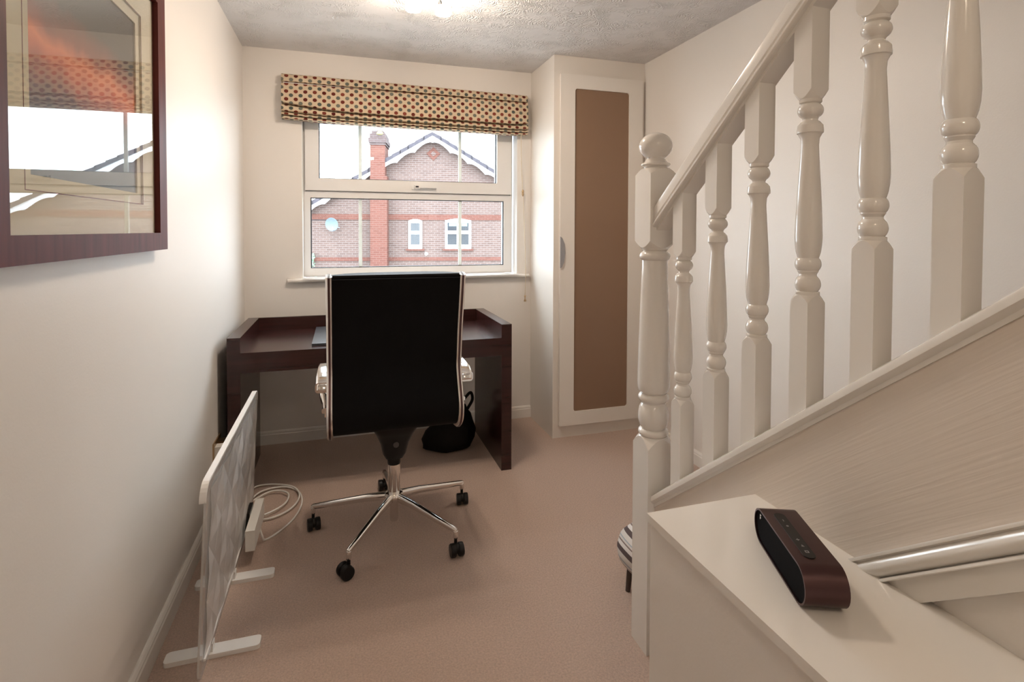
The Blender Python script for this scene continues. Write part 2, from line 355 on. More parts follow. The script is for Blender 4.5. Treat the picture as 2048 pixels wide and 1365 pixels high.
# ------------------------------------------------------------------ roman blind
bl = empty('roman_blind', (.43, YB-.04, 1.96), 'cream roman blind with red and green spots, folded up above the window', 'blind')
boxo('headboard', (-.335, 1.2, YB-.045, YB-.001, 2.19, 2.235), TRIM, bl)
def blind_mesh(name):
    N = 60; bm = bmesh.new(); uvl = bm.loops.layers.uv.new('UVMap'); rows = []
    for i in range(N+1):
        u = i/N; x = -.343+1.553*u
        sag = .034*min(1, (u/.28))**1.0*(1 if u < .93 else 1-(u-.93)/.07*.3) if u < .28 else .034*(1 if u < .93 else 1-(u-.93)/.07*.3)
        sag = .034*math.sin(min(1, u/.30)*PI/2)*(1 if u < .93 else 1-(u-.93)/.07*.35)
        tl = -.010*u; wv = .002*math.sin(u*40)
        yb = YB
        b = -.018*math.sin(PI*min(1, u*1.05))
        prof = [(yb-.004, 2.247), (yb-.050+wv, 2.245), (yb-.062, 2.236), (yb-.068, 2.208), (yb-.066, 2.199), (yb-.058, 2.1965), (yb-.015, 2.196), (yb-.015, 2.190), (yb-.056, 2.189),
                (yb-.066, 2.186), (yb-.073+wv, 2.176), (yb-.080, 2.13), (yb-.082, 2.085-sag*.8), (yb-.080, 2.072-sag), (yb-.070, 2.069-sag), (yb-.015, 2.068-sag), (yb-.015, 2.061-sag), (yb-.066, 2.060-sag),
                (yb-.076, 2.056-sag), (yb-.082, 2.046-sag), (yb-.082, 2.026-sag*.6), (yb-.072, 2.020-sag*.6), (yb-.03, 2.019-sag*.6), (yb-.03, 2.015-sag*.6), (yb-.070, 2.014-sag*.6),
                (yb-.080, 2.008-sag*.55), (yb-.078, 2.000-sag*.5), (yb-.04, 1.996-sag*.45), (yb-.04, 1.993-sag*.4), (yb-.072, 1.990-sag*.4), (yb-.072, 1.979-sag*.3), (yb-.02, 1.976-sag*.3)]
        prof = [(p[0], p[1]+tl*(1 if k > 5 else 1.5)) for k, p in enumerate(prof)]
        prof = [(YB-(YB-p[0])*(.93+.05*math.sin(u*PI)), p[1]) for p in prof]
        s = 0; row = []
        for k, p in enumerate(prof):
            if k: s += math.hypot(p[0]-prof[k-1][0], p[1]-prof[k-1][1])
            row.append((bm.verts.new((x, p[0], p[1])), s))
        rows.append((x, row))
    for (xa, a), (xb, c) in zip(rows, rows[1:]):
        for k in range(len(a)-1):
            f = bm.faces.new((a[k][0], c[k][0], c[k+1][0], a[k+1][0]))
            for l, (xx, ss) in zip(f.loops, ((xa, a[k][1]), (xb, c[k][1]), (xb, c[k+1][1]), (xa, a[k+1][1]))): l[uvl].uv = (xx+2, -ss+2)
    for e in (0, N):     # closed ends
        r = [v for v, s in rows[e][1]]; f = bm.faces.new(r if e else r[::-1])
        for l in f.loops: l[uvl].uv = (2+.02, l.vert.co.z)
    bmesh.ops.recalc_face_normals(bm, faces=bm.faces)
    me = bpy.data.meshes.new(name); bm.to_mesh(me); bm.free(); me.materials.append(DOTS)
    return link(name, me, DOTS, bl, smooth=True)
fab = blind_mesh('fabric'); fab.data.set_sharp_from_angle(angle=1.0)
CORD = mat('cream_cord', (.62, .52, .38), .7)
bm = bmesh.new(); tube(bm, spline([(1.166, YB-.05, 1.97), (1.176, YB-.035, 1.75), (1.187, YB-.028, 1.575)], 6), .0022, 6)
tube(bm, spline([(1.19, YB-.028, 1.56), (1.198, YB-.050, 1.2), (1.204, YB-.046, .99), (1.206, YB-.03, .86)], 6), .0018, 6)
cd = done('pull_cord', bm, CORD, bl, smooth=True)
bm = bmesh.new(); lathe(bm, [(0, .024), (.006, .02), (.009, .008), (.006, 0), (.009, -.008), (.006, -.02), (0, -.024)], 12, (1.188, YB-.028, 1.567))
done('cord_connector', bm, BRASS, cd, smooth=True)
bm = bmesh.new(); lathe(bm, [(.002, .022), (.007, .02), (.004, .008), (.003, 0), (.007, -.012), (.009, -.02), (0, -.022)], 12, (1.206, YB-.03, .838))
done('cord_weight', bm, BRASS, cd, smooth=True)

# ------------------------------------------------------------------ built-in wardrobe
wd = empty('fitted_wardrobe', ((XW+XR)/2, YW+.2, 0), 'tall cream fitted wardrobe with one taupe panelled door', 'wardrobe')
boxo('carcass', (XW, XR-.001, YW, YB-.001, 0, CE-.001), CREAMB, wd, bevel=.001, seg=1)
D0, D1, DZ0, DZ1 = 1.293, 1.868, .078, 2.281
P0, P1, PZ0, PZ1 = 1.390, 1.769, .165, 2.195
def rrect(x0, x1, z0, z1, r, n=5):
    o = []
    for cx, cz, a in ((x1-r, z0+r, -PI/2), (x1-r, z1-r, 0), (x0+r, z1-r, PI/2), (x0+r, z0+r, PI)):
        for k in range(n+1): o.append((cx+r*math.cos(a+PI/2*k/n), cz+r*math.sin(a+PI/2*k/n)))
    return o
def frame_with_hole(bm, outer, inner, y0, y1):
    """ring between two loops of equal length, extruded along y"""
    n = len(outer); A = [[bm.verts.new((p[0], y, p[1])) for p in L] for y in (y0, y1) for L in (outer, inner)]
    of, inf, ob, ib = A
    for k in range(n):
        q = (k+1) % n
        bm.faces.new((of[k], of[q], inf[q], inf[k])); bm.faces.new((ob[k], ib[k], ib[q], ob[q]))
        bm.faces.new((of[k], ob[k], ob[q], of[q])); bm.faces.new((inf[k], inf[q], ib[q], ib[k]))
bm = bmesh.new(); frame_with_hole(bm, rrect(D0, D1, DZ0, DZ1, .002), rrect(P0, P1, PZ0, PZ1, .016), YW-.022, YW-.001)
door = done('door', bm, DOORW, wd)
boxo('door_panel', (P0-.01, P1+.01, YW-.014, YW-.002, PZ0-.01, PZ1+.01), TAUPE, door)
# half-moon pull on the door edge
bm = bmesh.new(); n = 14
arc = [(D0+.001, 1.277)]+[(D0+.001+.046*math.sin(PI*k/n)**.6, 1.277-.205*k/n) for k in range(1, n)]+[(D0+.001, 1.072)]
prism(bm, arc, 'y', YW-.026, YW-.021); done('handle', bm, DOORW, door, bevel=.001)
bm = bmesh.new()
prism(bm, [(D0-.002, 1.272), (D0+.010, 1.262), (D0+.026, 1.225), (D0+.030, 1.17), (D0+.022, 1.11), (D0+.008, 1.082), (D0-.002, 1.076)], 'y', YW-.034, YW-.026); done('handle_grip', bm, mat('grey_handle_metal', (.42, .42, .44), .3, metal=1), door, bevel=.002)

# ------------------------------------------------------------------ staircase
TS, TR_ = .79, .81            # pitch of the string, of the rail
SX = .932
def zs(y): return .8755+TS*(.961-y)       # outer top edge of the string cap
st = empty('staircase', (SX, 1.48, 0), 'cream painted staircase with turned balusters and ball topped newel', 'staircase')
YE = -.75                     # the flight goes on up behind the camera
NX0, NX1, NY0, NY1 = .887, .977, 1.435, 1.525; ncx, ncy = .932, 1.480
def shoulder_block(bm, cx, cy, h, z0, z1, cut0=0, cut1=0, seg=10):
    """square block turned off to a circle at its ends: each face stops in an arc, lowest at the corners"""
    Q = []
    for a in range(4*seg):
        s, t = divmod(a, seg); t = t/seg*2-1
        Q.append([(1, t), (-t, 1), (-1, -t), (t, -1)][s])
    def end(z, cut, sg):
        if not cut: return [[(cx+q[0]*h, cy+q[1]*h, z) for q in Q]]
        out = []
        g = lambda q: ((math.hypot(*q)-1)/.41421)
        out.append([(cx+q[0]*h, cy+q[1]*h, z-sg*(cut*1.02+.002)) for q in Q])
        out.append([(cx+q[0]*h, cy+q[1]*h, z-sg*cut*g(q)**.9) for q in Q])
        for k in (.5, 1.0):
            out.append([(cx+q[0]*h*(1-k*(1-.93/math.hypot(*q))), cy+q[1]*h*(1-k*(1-.93/math.hypot(*q))), z-sg*cut*g(q)**.9*(1-k)*(1-.35*k)+sg*.0015*k) for q in Q])
        return out
    L = [[bm.verts.new(p) for p in r] for r in end(z0, cut0, -1)[::-1]+end(z1, cut1, 1)]; n = 4*seg
    for a, b in zip(L, L[1:]):
        for k in range(n): bm.faces.new((a[k], a[(k+1) % n], b[(k+1) % n], b[k]))
    bm.faces.new(L[0][::-1]); bm.faces.new(L[-1])
def bead(z, h, r, rmin, n=12): return [(rmin+(r-rmin)*math.sin(PI*k/n)**.7, z-h/2+h*k/n) for k in range(n+1)]
bm = bmesh.new()
shoulder_block(bm, ncx, ncy, .045, 0, .668, cut1=.030)
shoulder_block(bm, ncx, ncy, .045, 1.258, 1.502, cut0=.022, cut1=.018)
prof = [(.040, .660), (.040, .668)]+bead(.680, .022, .0465, .040)+bead(.731, .078, .0475, .036, 12)+[(.036, .771)]+bead(.789, .026, .0475, .038) \
     + [(.040, .803), (.046, .810), (.0495, .822), (.0500, .84), (.0475, .95), (.0435, 1.08), (.0395, 1.19), (.039, 1.214)] \
     + bead(1.232, .026, .047, .039)+[(.036, 1.248), (.040, 1.252), (.041, 1.262)]
lathe(bm, prof, 36, (ncx, ncy, 0))
nw = done('newel_post', bm, TRIM, st, angle=.42)
bm = bmesh.new()
prof = [(.034, 1.500), (.036, 1.506)]+bead(1.516, .014, .0445, .036)+[(.034, 1.526), (.028, 1.534)]
prof += [(.0510*math.sin(PI*(.17+.83*k/18)), 1.573-.0425*math.cos(PI*(.17+.83*k/18))) for k in range(18)]+[(0, 1.6155)]
lathe(bm, prof, 36, (ncx, ncy, 0)); done('newel_ball', bm, TRIM, nw, smooth=True)

# string, cap, cove and facing boards: sections swept along the pitch, section in (x, z)
def pitch_sweep(name, sect, y0, y1, zf, material, bevel=0, angle=.5):
    bm = bmesh.new()
    sweep(bm, [(0, y0, zf(y0)), (0, y1, zf(y1))], sect, lambda i: (Vector((1, 0, 0)), Vector((0, 0, 1))))
    return done(name, bm, material, st, bevel=bevel, angle=angle)
ys = NY0
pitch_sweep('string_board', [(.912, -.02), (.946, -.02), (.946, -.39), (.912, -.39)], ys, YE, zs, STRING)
pitch_sweep('string_cap', [(.897, -.012), (.899, -.004), (.905, 0), (.912, .002), (.953, .002), (.962, -.004), (.965, -.022), (.955, -.034), (.909, -.040), (.909, -.030), (.902, -.026), (.897, -.020)], ys, YE, zs, TRIM)
cove = [(.914, -.333), (.897, -.333), (.896, -.336), (.896, -.340), (.901, -.342), (.902, -.344)]
cove += [(.902-.011*math.sin(PI*k/12)**.8, -.344-.036*k/12) for k in range(1, 12)]
cove += [(.904, -.380), (.893, -.3815), (.892, -.386), (.893, -.388), (.914, -.388)]
pitch_sweep('cove_moulding', cove, .80, YE, zs, TRIM)
pitch_sweep('facing_board', [(.904, -.387), (.921, -.387), (.921, -.434), (.904, -.434)], .90, YE, zs, TRIM)
# spandrel panel closing the space below the string
bm = bmesh.new()
prism(bm, [(NY0, 0), (NY0, .2), (NY0-.06, zs(NY0)-.30), (YE, zs(YE)-.395), (YE, 0)], 'x', .925, .945); done('spandrel_panel', bm, WALL, st)

# handrail
zr = lambda y: 1.561+TR_*(1.14-y)
rail = [(.898, 0), (.8945, .0035), (.894, .009), (.8965, .0135), (.902, .0165), (.9025, .021), (.899, .0255), (.8985, .056), (.9005, .062), (.907, .0685), (.918, .073), (.932, .075)]
rail = rail+[(2*SX-x, z) for x, z in rail[-2::-1]]
pitch_sweep('handrail', rail, ys, YE, zr, TRIM, angle=.45)
pitch_sweep('rail_fillet', [(.909, -.010), (.955, -.010), (.955, .002), (.909, .002)], ys, YE, zr, TRIM)

# balusters: one mesh, copied
def baluster_mesh():
    bm = bmesh.new(); B = .0228
    prof = [(.019, -.006), (.0225, .004), (.0225, .010)]+bead(.026, .029, .0246, .019)+[(.017, .043), (.0165, .047), (.020, .053)] \
         + bead(.068, .026, .0250, .020)+[(.0205, .083), (.0235, .094), (.0255, .108), (.0262, .125), (.0250, .165), (.0225, .215), (.0195, .265), (.0172, .305), (.0168, .316), (.0180, .330), (.0228, .3395), (.0250, .341), (.0252, .347), (.0238, .357), (.0180, .364)] \
         + [(.0145, .366), (.0140, .369), (.0160, .373)]+bead(.3875, .027, .0246, .017)+[(.019, .402), (.0212, .404), (.0212, .418)]
    lathe(bm, prof, 28)
    shoulder_block(bm, 0, 0, B, -.375, .004, cut1=.016)
    shoulder_block(bm, 0, 0, B, .412, .62, cut0=.016)
    # trim the blocks to the pitch of the cap and rail
    def cut(zc, slope, below):
        no = Vector((0, slope, 1)).normalized()
        g = bm.verts[:]+bm.edges[:]+bm.faces[:]
        r = bmesh.ops.bisect_plane(bm, geom=g, plane_co=(0, 0, zc), plane_no=no if not below else -no, clear_outer=True)
        bmesh.ops.contextual_create(bm, geom=[e for e in r['geom_cut'] if isinstance(e, bmesh.types.BMEdge)])
    zlow = zs(1.328)-zsh(1.328)-.030; cut(zlow, TS, True)
    zup = zr(1.328)-zsh(1.328)-.008; cut(zup, TR_, False)
    bmesh.ops.recalc_face_normals(bm, faces=bm.faces)
    me = bpy.data.meshes.new('baluster'); bm.to_mesh(me); bm.free(); me.materials.append(TRIM)
    for p in me.polygons: p.use_smooth = True
    me.set_sharp_from_angle(angle=.42)
    return me
def zsh(y): return .825+TR_*(1.328-y)     # top of the lower block
bmesh_me = baluster_mesh()
for k in range(13):
    y = 1.328-.1437*k
    if y < YE+.05: break
    o = bpy.data.objects.new('baluster', bmesh_me); COL.objects.link(o); o.parent = st
    o.matrix_parent_inverse = Matrix.Translation(st.location).inverted(); o.location = (SX, y, zsh(y))
# treads and risers
RI, GO = .195, .195/.80
for k in range(9):
    yy = 1.44-GO*k
    boxo('tread', (.945, XR, yy-GO-.005, yy+.02, RI*(k+1)-.03, RI*(k+1)), CARPET, st, bevel=.008)
    boxo('riser', (.945, XR, yy-.015, yy, RI*k, RI*(k+1)-.03), CARPET, st)

# ------------------------------------------------------------------ boxed ledge beside the stair
lg = empty('boxed_ledge', (.77, .3, 0), 'low cream boxed ledge beside the stair, carrying the speaker', 'ledge')
boxo('ledge_side', (.632, .9245, -.9, 1.010, 0, .682), WALL, lg)
boxo('ledge_top', (.626, .9245, -.9, 1.016, .682, .700), TRIM, lg, bevel=.0015)

# ------------------------------------------------------------------ speaker on the ledge
sp = empty('bluetooth_speaker', (.773, .758, .70), 'plum metal portable speaker with black grille lying on the ledge', 'speaker')
sp.rotation_euler = (0, 0, math.radians(67.1))
def stadium(L, H, n=14, inset=0):
    r = H/2-inset; c = L/2-H/2; o = []
    for k in range(n+1): a = -PI/2+PI*k/n; o.append((c+r*math.cos(a), H/2+r*math.sin(a)))
    for k in range(n+1): a = PI/2+PI*k/n; o.append((-c+r*math.cos(a), H/2+r*math.sin(a)))
    return o
def local(name, bm, material, parent, angle=None, bevel=0):
    if bevel:
        es = [e for e in bm.edges if len(e.link_faces) == 2 and e.calc_face_angle(0) > .5]; bmesh.ops.bevel(bm, geom=es, offset=bevel, segments=2, affect='EDGES')
    bmesh.ops.recalc_face_normals(bm, faces=bm.faces)
    me = bpy.data.meshes.new(name); bm.to_mesh(me); bm.free(); me.materials.append(material)
    o = bpy.data.objects.new(name, me); COL.objects.link(o); o.parent = parent
    if angle is not None:
        for p in me.polygons: p.use_smooth = True
        me.set_sharp_from_angle(angle=angle)
    return o
SL, SH, SW = .232, .066, .068
bm = bmesh.new(); frame_with_hole(bm, stadium(SL, SH), stadium(SL, SH, inset=.003), -SW/2, SW/2)
bmesh.ops.translate(bm, verts=bm.verts, vec=(0, 0, .002)); band = local('metal_band', bm, BRONZE, sp, angle=.6)
for s in (-1, 1):
    bm = bmesh.new(); prism(bm, stadium(SL, SH, inset=.0032), 'y', s*(SW/2-.004), s*(SW/2-.016)); bmesh.ops.translate(bm, verts=bm.verts, vec=(0, 0, .002)); local('grille', bm, GRILLE, sp)
bm = bmesh.new(); o_ = []
for k in range(9): a = -PI/2+PI*k/8; o_.append((.062+.010*math.cos(a), .010*math.sin(a)))
for k in range(9): a = PI/2+PI*k/8; o_.append((-.062+.010*math.cos(a), .010*math.sin(a)))
prism(bm, o_, 'z', SH+.001, SH+.0035); cp = local('control_strip', bm, BLACKP, sp)
cp.location = (0, .006, 0)
ICON = mat('grey_icon_print', (.28, .27, .27), .6)
for kx, shp in ((.045, 0), (.026, 1), (-.018, 2), (-.036, 3), (-.054, 4)):
    bm = bmesh.new(); z0, z1 = SH+.0035, SH+.0039
    if shp == 0: box(bm, kx-.003, kx+.003, -.0007, .0007, z0, z1)
    elif shp == 1: lathe(bm, [(.0022, z0), (.0022, z1)], 10, (kx, 0, 0))
    elif shp == 2: box(bm, kx-.0028, kx+.0028, -.0007, .0007, z0, z1); box(bm, kx-.0007, kx+.0007, -.0028, .0028, z0, z1)
    elif shp == 3: prism(bm, [(kx-.003, -.0025), (kx+.003, 0), (kx-.003, .0025)], 'z', z0, z1)
    else:
        box(bm, kx-.003, kx-.0018, -.003, .003, z0, z1); box(bm, kx+.0018, kx+.003, -.003, .003, z0, z1); box(bm, kx-.0018, kx+.0018, .0018, .003, z0, z1); box(bm, kx-.0018, kx+.0018, -.003, -.0018, z0, z1)
    local('icon', bm, ICON, cp)
# small silver mark at the far end of the left grille
bm = bmesh.new(); mk = [(.0, .0), (.002, .0), (.002, .003), (.005, .003), (.005, .005), (.002, .005), (.002, .008), (.006, .008), (.006, .010), (.0, .010)]
prism(bm, [(.094-p[0], .045+p[1]) for p in mk], 'y', SW/2-.0042, SW/2-.0032)
local('maker_mark', bm, ALUM, sp)
bm = bmesh.new(); box(bm, -.07, .07, -.012, .012, 0, .003); local('rubber_foot', bm, BLACKP, sp)

# ------------------------------------------------------------------ framed picture on the left wall
pc = empty('framed_picture', (XL, 1.505, 1.25), 'large framed print under glass in a glossy red brown frame', 'picture')
GY0, GY1, GZ0, GZ1 = 1.112, 1.895, 1.300, 1.995; FWD = .068
o_ = [(GY0-FWD, GZ0-.052), (GY1+FWD, GZ0-.052), (GY1+FWD, GZ1+FWD), (GY0-FWD, GZ1+FWD)]; i_ = [(GY0, GZ0), (GY1, GZ0), (GY1, GZ1), (GY0, GZ1)]
for k in range(4):
    q = (k+1) % 4; bm = bmesh.new(); prism(bm, [o_[k], o_[q], i_[q], i_[k]], 'x', XL+.004, XL+.034); done('frame_rail', bm, FRAMEW, pc, bevel=.003)
MATB = mat('cream_mount_board', (.72, .665, .53), .8, bump=((200, 200, 200), .1, .001, 2, 0))
def yz_ring(bm, o, i, x0, x1):
    for k in range(4):
        q = (k+1) % 4; prism(bm, [o[k], o[q], i[q], i[k]], 'x', x0, x1)
def rect(y0, y1, z0, z1): return [(y0, z0), (y1, z0), (y1, z1), (y0, z1)]
AY0, AY1, AZ0, AZ1 = 1.222, 1.768, 1.412, 1.885
bm = bmesh.new(); yz_ring(bm, rect(GY0-.01, GY1+.01, GZ0-.01, GZ1+.01), rect(AY0-.030, AY1+.030, AZ0-.030, AZ1+.030), XL+.014, XL+.0185); done('outer_mount', bm, MATB, pc)
bm = bmesh.new(); yz_ring(bm, rect(AY0-.034, AY1+.034, AZ0-.034, AZ1+.034), rect(AY0, AY1, AZ0, AZ1), XL+.010, XL+.0138); done('inner_mount', bm, MATB, pc)
REDL = mat('dark_red_mount_line', (.16, .03, .03), .6)
bm = bmesh.new(); yz_ring(bm, rect(AY0-.031, AY1+.031, AZ0-.031, AZ1+.031), rect(AY0-.029, AY1+.029, AZ0-.029, AZ1+.029), XL+.0185, XL+.0189); done('mount_line', bm, REDL, pc)
def art():
    m = mat('abstract_dusk_print', (.06, .05, .05), .5); nt = m.node_tree; b = nt.nodes['Principled BSDF']
    tc = nt.nodes.new('ShaderNodeTexCoord'); s = nt.nodes.new('ShaderNodeSeparateXYZ'); nt.links.new(tc.outputs['Object'], s.inputs[0])
    n = nt.nodes.new('ShaderNodeTexNoise'); n.inputs['Scale'].default_value = 9; n.inputs['Detail'].default_value = 5; nt.links.new(tc.outputs['Object'], n.inputs['Vector'])
    wob = math_node(nt, 'MULTIPLY', math_node(nt, 'SUBTRACT', n.outputs[0], .5), .10)
    # height of a glowing streak falling from the left towards the right
    ln = math_node(nt, 'ADD', math_node(nt, 'SUBTRACT', s.outputs[2], 1.665), math_node(nt, 'ADD', wob, math_node(nt, 'MULTIPLY', math_node(nt, 'SUBTRACT', s.outputs[1], 1.25), .05)))
    r = nt.nodes.new('ShaderNodeValToRGB'); e = r.color_ramp.elements
    nt.links.new(math_node(nt, 'ADD', math_node(nt, 'MULTIPLY', ln, 2.2), .5), r.inputs[0])
    e[0].position = 0; e[0].color = (.075, .085, .105, 1); e[1].position = 1; e[1].color = (.030, .022, .020, 1)
    for p, c in ((.18, (.045, .05, .065)), (.34, (.12, .03, .03)), (.47, (.62, .12, .045)), (.54, (.80, .20, .07)), (.62, (.30, .06, .03)), (.76, (.050, .034, .030))):
        q = e.new(p); q.color = (*c, 1)
    nt.links.new(r.outputs[0], b.inputs['Base Color']); return m
boxo('print', (XL+.006, XL+.0098, AY0-.01, AY1+.01, AZ0-.01, AZ1+.01), art(), pc)
boxo('backing_board', (XL+.001, XL+.005, GY0-.02, GY1+.02, GZ0-.02, GZ1+.02), MATB, pc)
boxo('glass', (XL+.0225, XL+.0245, GY0-.003, GY1+.003, GZ0-.003, GZ1+.003), PICGL, pc)

# ------------------------------------------------------------------ desk
dk = empty('desk', (.18, 3.1, 0), 'dark mahogany desk with raised edges standing under the window', 'desk')
DY0, DY1 = 2.80, 3.42
boxo('side_panel', (-.518, -.461, DY0, DY1, 0, .800), MAHOG, dk, bevel=.0015)
boxo('side_panel', (.821, .878, DY0, DY1, 0, .800), MAHOG, dk, bevel=.0015)
boxo('desktop', (-.482, .852, DY0-.003, DY1-.022, .632, .728), MAHOG, dk, bevel=.0015)
boxo('back_rail', (-.461, .821, DY1-.020, DY1, .632, .800), MAHOG, dk, bevel=.0015)
PADM = mat('dark_grey_leather_pad', (.05, .055, .065), .3)
tag(boxo('desk_pad', (-.148, .40, 2.865, 3.36, .7283, .740), PADM, bevel=.003), 'dark grey desk pad lying on the mahogany desktop', 'desk pad')

# ------------------------------------------------------------------ office chair
ch = empty('office_chair', (.212, 2.40, 0), 'black high back office chair with chrome rails and five star base', 'office chair')
HX, HY = .212, 2.40
prof_c = [(2.10, 1.140), (2.125, 1.04), (2.155, .93), (2.176, .82), (2.182, .765), (2.168, .710), (2.140, .650), (2.126, .602), (2.138, .556), (2.180, .524), (2.25, .512), (2.36, .516), (2.47, .524), (2.56, .522), (2.60, .50)]
curve = spline([(0, a, b) for a, b in prof_c], 8)
def prof_frame(i):
    a = curve[max(i-1, 0)]; b = curve[min(i+1, len(curve)-1)]; t = (b-a).normalized(); return Vector((1, 0, 0)), Vector((0, -t.z, t.y))
def rsect(w, h, r=.35, n=3):
    return [(p[0], p[1]) for p in rrect(-w/2, w/2, -h/2, h/2, min(w, h)*r, n)]
CXL, CXR = -.060, .464
for cx in (CXL+.012, CXR-.012):
    bm = bmesh.new(); sweep(bm, [p+Vector((cx, 0, 0)) for p in curve], rsect(.024, .046, .42), prof_frame); r = done('side_rail', bm, ALUM, ch, angle=.6)
    bm = bmesh.new(); sg = 1 if cx > .2 else -1
    sweep(bm, [p+Vector((cx+.0, 0, 0))-prof_frame(i)[1]*0 for i, p in enumerate(curve)], [(-.004, -.0245), (.004, -.0245), (.004, .0245), (-.004, .0245)], prof_frame); done('rail_groove', bm, BRONZE, r)
# sling (back side) and padded front
nb = len([p for p in curve])
def sling(name, off, th, material, x0, x1, i0, i1, bulge=0, ribs=0):
    bm = bmesh.new(); NX = 10; front, back = [], []
    for i in range(i0, i1):
        A, B = prof_frame(i); fr, bk = [], []
        for k in range(NX+1):
            u = k/NX; x = x0+(x1-x0)*u; e = 1-(2*u-1)**4
            rb = 0 if not ribs else .006*abs(math.sin(PI*(i-i0)/ribs))
            p = curve[i]+Vector((x, 0, 0)); fr.append(bm.verts.new(p+B*(off+th*(.35+.65*e)+bulge*e+rb*e))); bk.append(bm.verts.new(p+B*off))
        front.append(fr); back.append(bk)
    for S, flip in ((front, 0), (back, 1)):
        for a, b in zip(S, S[1:]):
            for k in range(NX): bm.faces.new((a[k], a[k+1], b[k+1], b[k]) if not flip else (a[k], b[k], b[k+1], a[k+1]))
    for a, b, c, d in zip(front, front[1:], back, back[1:]):
        bm.faces.new((a[0], b[0], d[0], c[0])); bm.faces.new((a[-1], c[-1], d[-1], b[-1]))
    for a, c in ((front[0], back[0]), (front[-1], back[-1])):
        for k in range(NX): bm.faces.new((a[k], c[k], c[k+1], a[k+1]))
    return done(name, bm, material, ch, angle=.7)
s_ = 1 if prof_frame(10)[1].y > 0 else -1      # side of the sitter
sling('back_sling', -.010*s_, .010*s_, MESHB, CXL+.020, CXR-.020, 1, nb-1)
sling('seat_pad', .002*s_, .026*s_, BLACKL, CXL+.020, CXR-.020, 0, nb-2, bulge=.006*s_, ribs=8)
# arms: flat chrome loops
for sg in (-1, 1):
    cx = (CXL-.017) if sg < 0 else (CXR+.030)
    lp = spline([(cx, 2.195, .690), (cx, 2.215, .712), (cx, 2.30, .720), (cx, 2.42, .716), (cx, 2.495, .690), (cx, 2.505, .640), (cx, 2.46, .596), (cx-sg*.010, 2.36, .586), (cx-sg*.016, 2.25, .592)], 6)
    def lf(i, lp=lp):
        a = lp[max(i-1, 0)]; b = lp[min(i+1, len(lp)-1)]; t = (b-a).normalized(); n = Vector((1, 0, 0)); return n, t.cross(n).normalized()
    bm = bmesh.new(); sweep(bm, lp, rsect(.040, .020, .35), lf); a_ = done('armrest', bm, CHROME, ch, angle=.7)
    bm = bmesh.new(); sweep(bm, [(cx, 2.20, .699), (cx, 2.24, .716), (cx, 2.36, .723), (cx, 2.45, .716)], rsect(.052, .040, .3), lambda i: (Vector((1, 0, 0)), Vector((0, 0, 1)))); done('arm_pad', bm, CHROME, a_, angle=.7)
    bm = bmesh.new(); box(bm, min(cx-sg*.008, cx-sg*.032), max(cx-sg*.008, cx-sg*.032), 2.225, 2.265, .575, .612); done('arm_bracket', bm, CHROME, a_, bevel=.005)
# tilt mechanism
bm = bmesh.new()
secs = [(.512, .100, .13, 0), (.478, .097, .125, 0), (.445, .080, .10, -.004), (.395, .060, .07, 0), (.345, .050, .052, 0), (.318, .036, .036, 0)]
L = []
for z, a, b, dy in secs: L.append([bm.verts.new((HX+p[0], HY+dy+p[1], z)) for p in rrect(-a, a, -b, b, min(a, b)*.4, 3)])
for a, b in zip(L, L[1:]):
    for k in range(len(a)): bm.faces.new((a[k], b[k], b[(k+1) % len(a)], a[(k+1) % len(a)]))
bm.faces.new(L[0]); bm.faces.new(L[-1][::-1])
mech = done('tilt_mechanism', bm, BLACKP, ch, angle=.6)
bm = bmesh.new(); lathe(bm, [(0, 0), (.012, 0), (.012, .006), (0, .006)], 16); bmesh.ops.rotate(bm, verts=bm.verts, matrix=Matrix.Rotation(PI/2, 3, 'X')); bmesh.ops.translate(bm, verts=bm.verts, vec=(HX+.002, HY-.078, .398))
done('tension_knob', bm, mat('dull_grey_plastic', (.08, .075, .075), .4), mech)
# lever
bm = bmesh.new(); tube(bm, [(HX+.06, HY, .465), (HX+.20, HY+.01, .462), (HX+.24, HY+.012, .46)], .005, 8); done('height_lever', bm, BLACKP, mech)
bm = bmesh.new(); lathe(bm, [(.020, .286), (.028, .290), (.028, .312), (.022, .320)], 24, (HX, HY, 0)); done('column_collar', bm, BLACKP, ch, smooth=True)
bm = bmesh.new(); lathe(bm, [(.0, .034), (.016, .034), (.018, .040), (.018, .130), (.025, .134), (.027, .140), (.027, .286), (.020, .290), (0, .290)], 28, (HX, HY, 0)); done('gas_column', bm, CHROME, ch, angle=.6)
bm = bmesh.new(); lathe(bm, [(.026, .120), (.038, .124), (.041, .135), (.041, .152), (.036, .160), (.026, .162)], 28, (HX, HY, 0)); hub = done('base_hub', bm, CHROME, ch, angle=.6)
def wheel_profile(r, w): return [(0, -w/2), (r*.55, -w/2), (r*.9, -w/2+.001), (r, -w/2+.004), (r, w/2-.003), (r*.93, w/2), (0, w/2)]
RR = .352
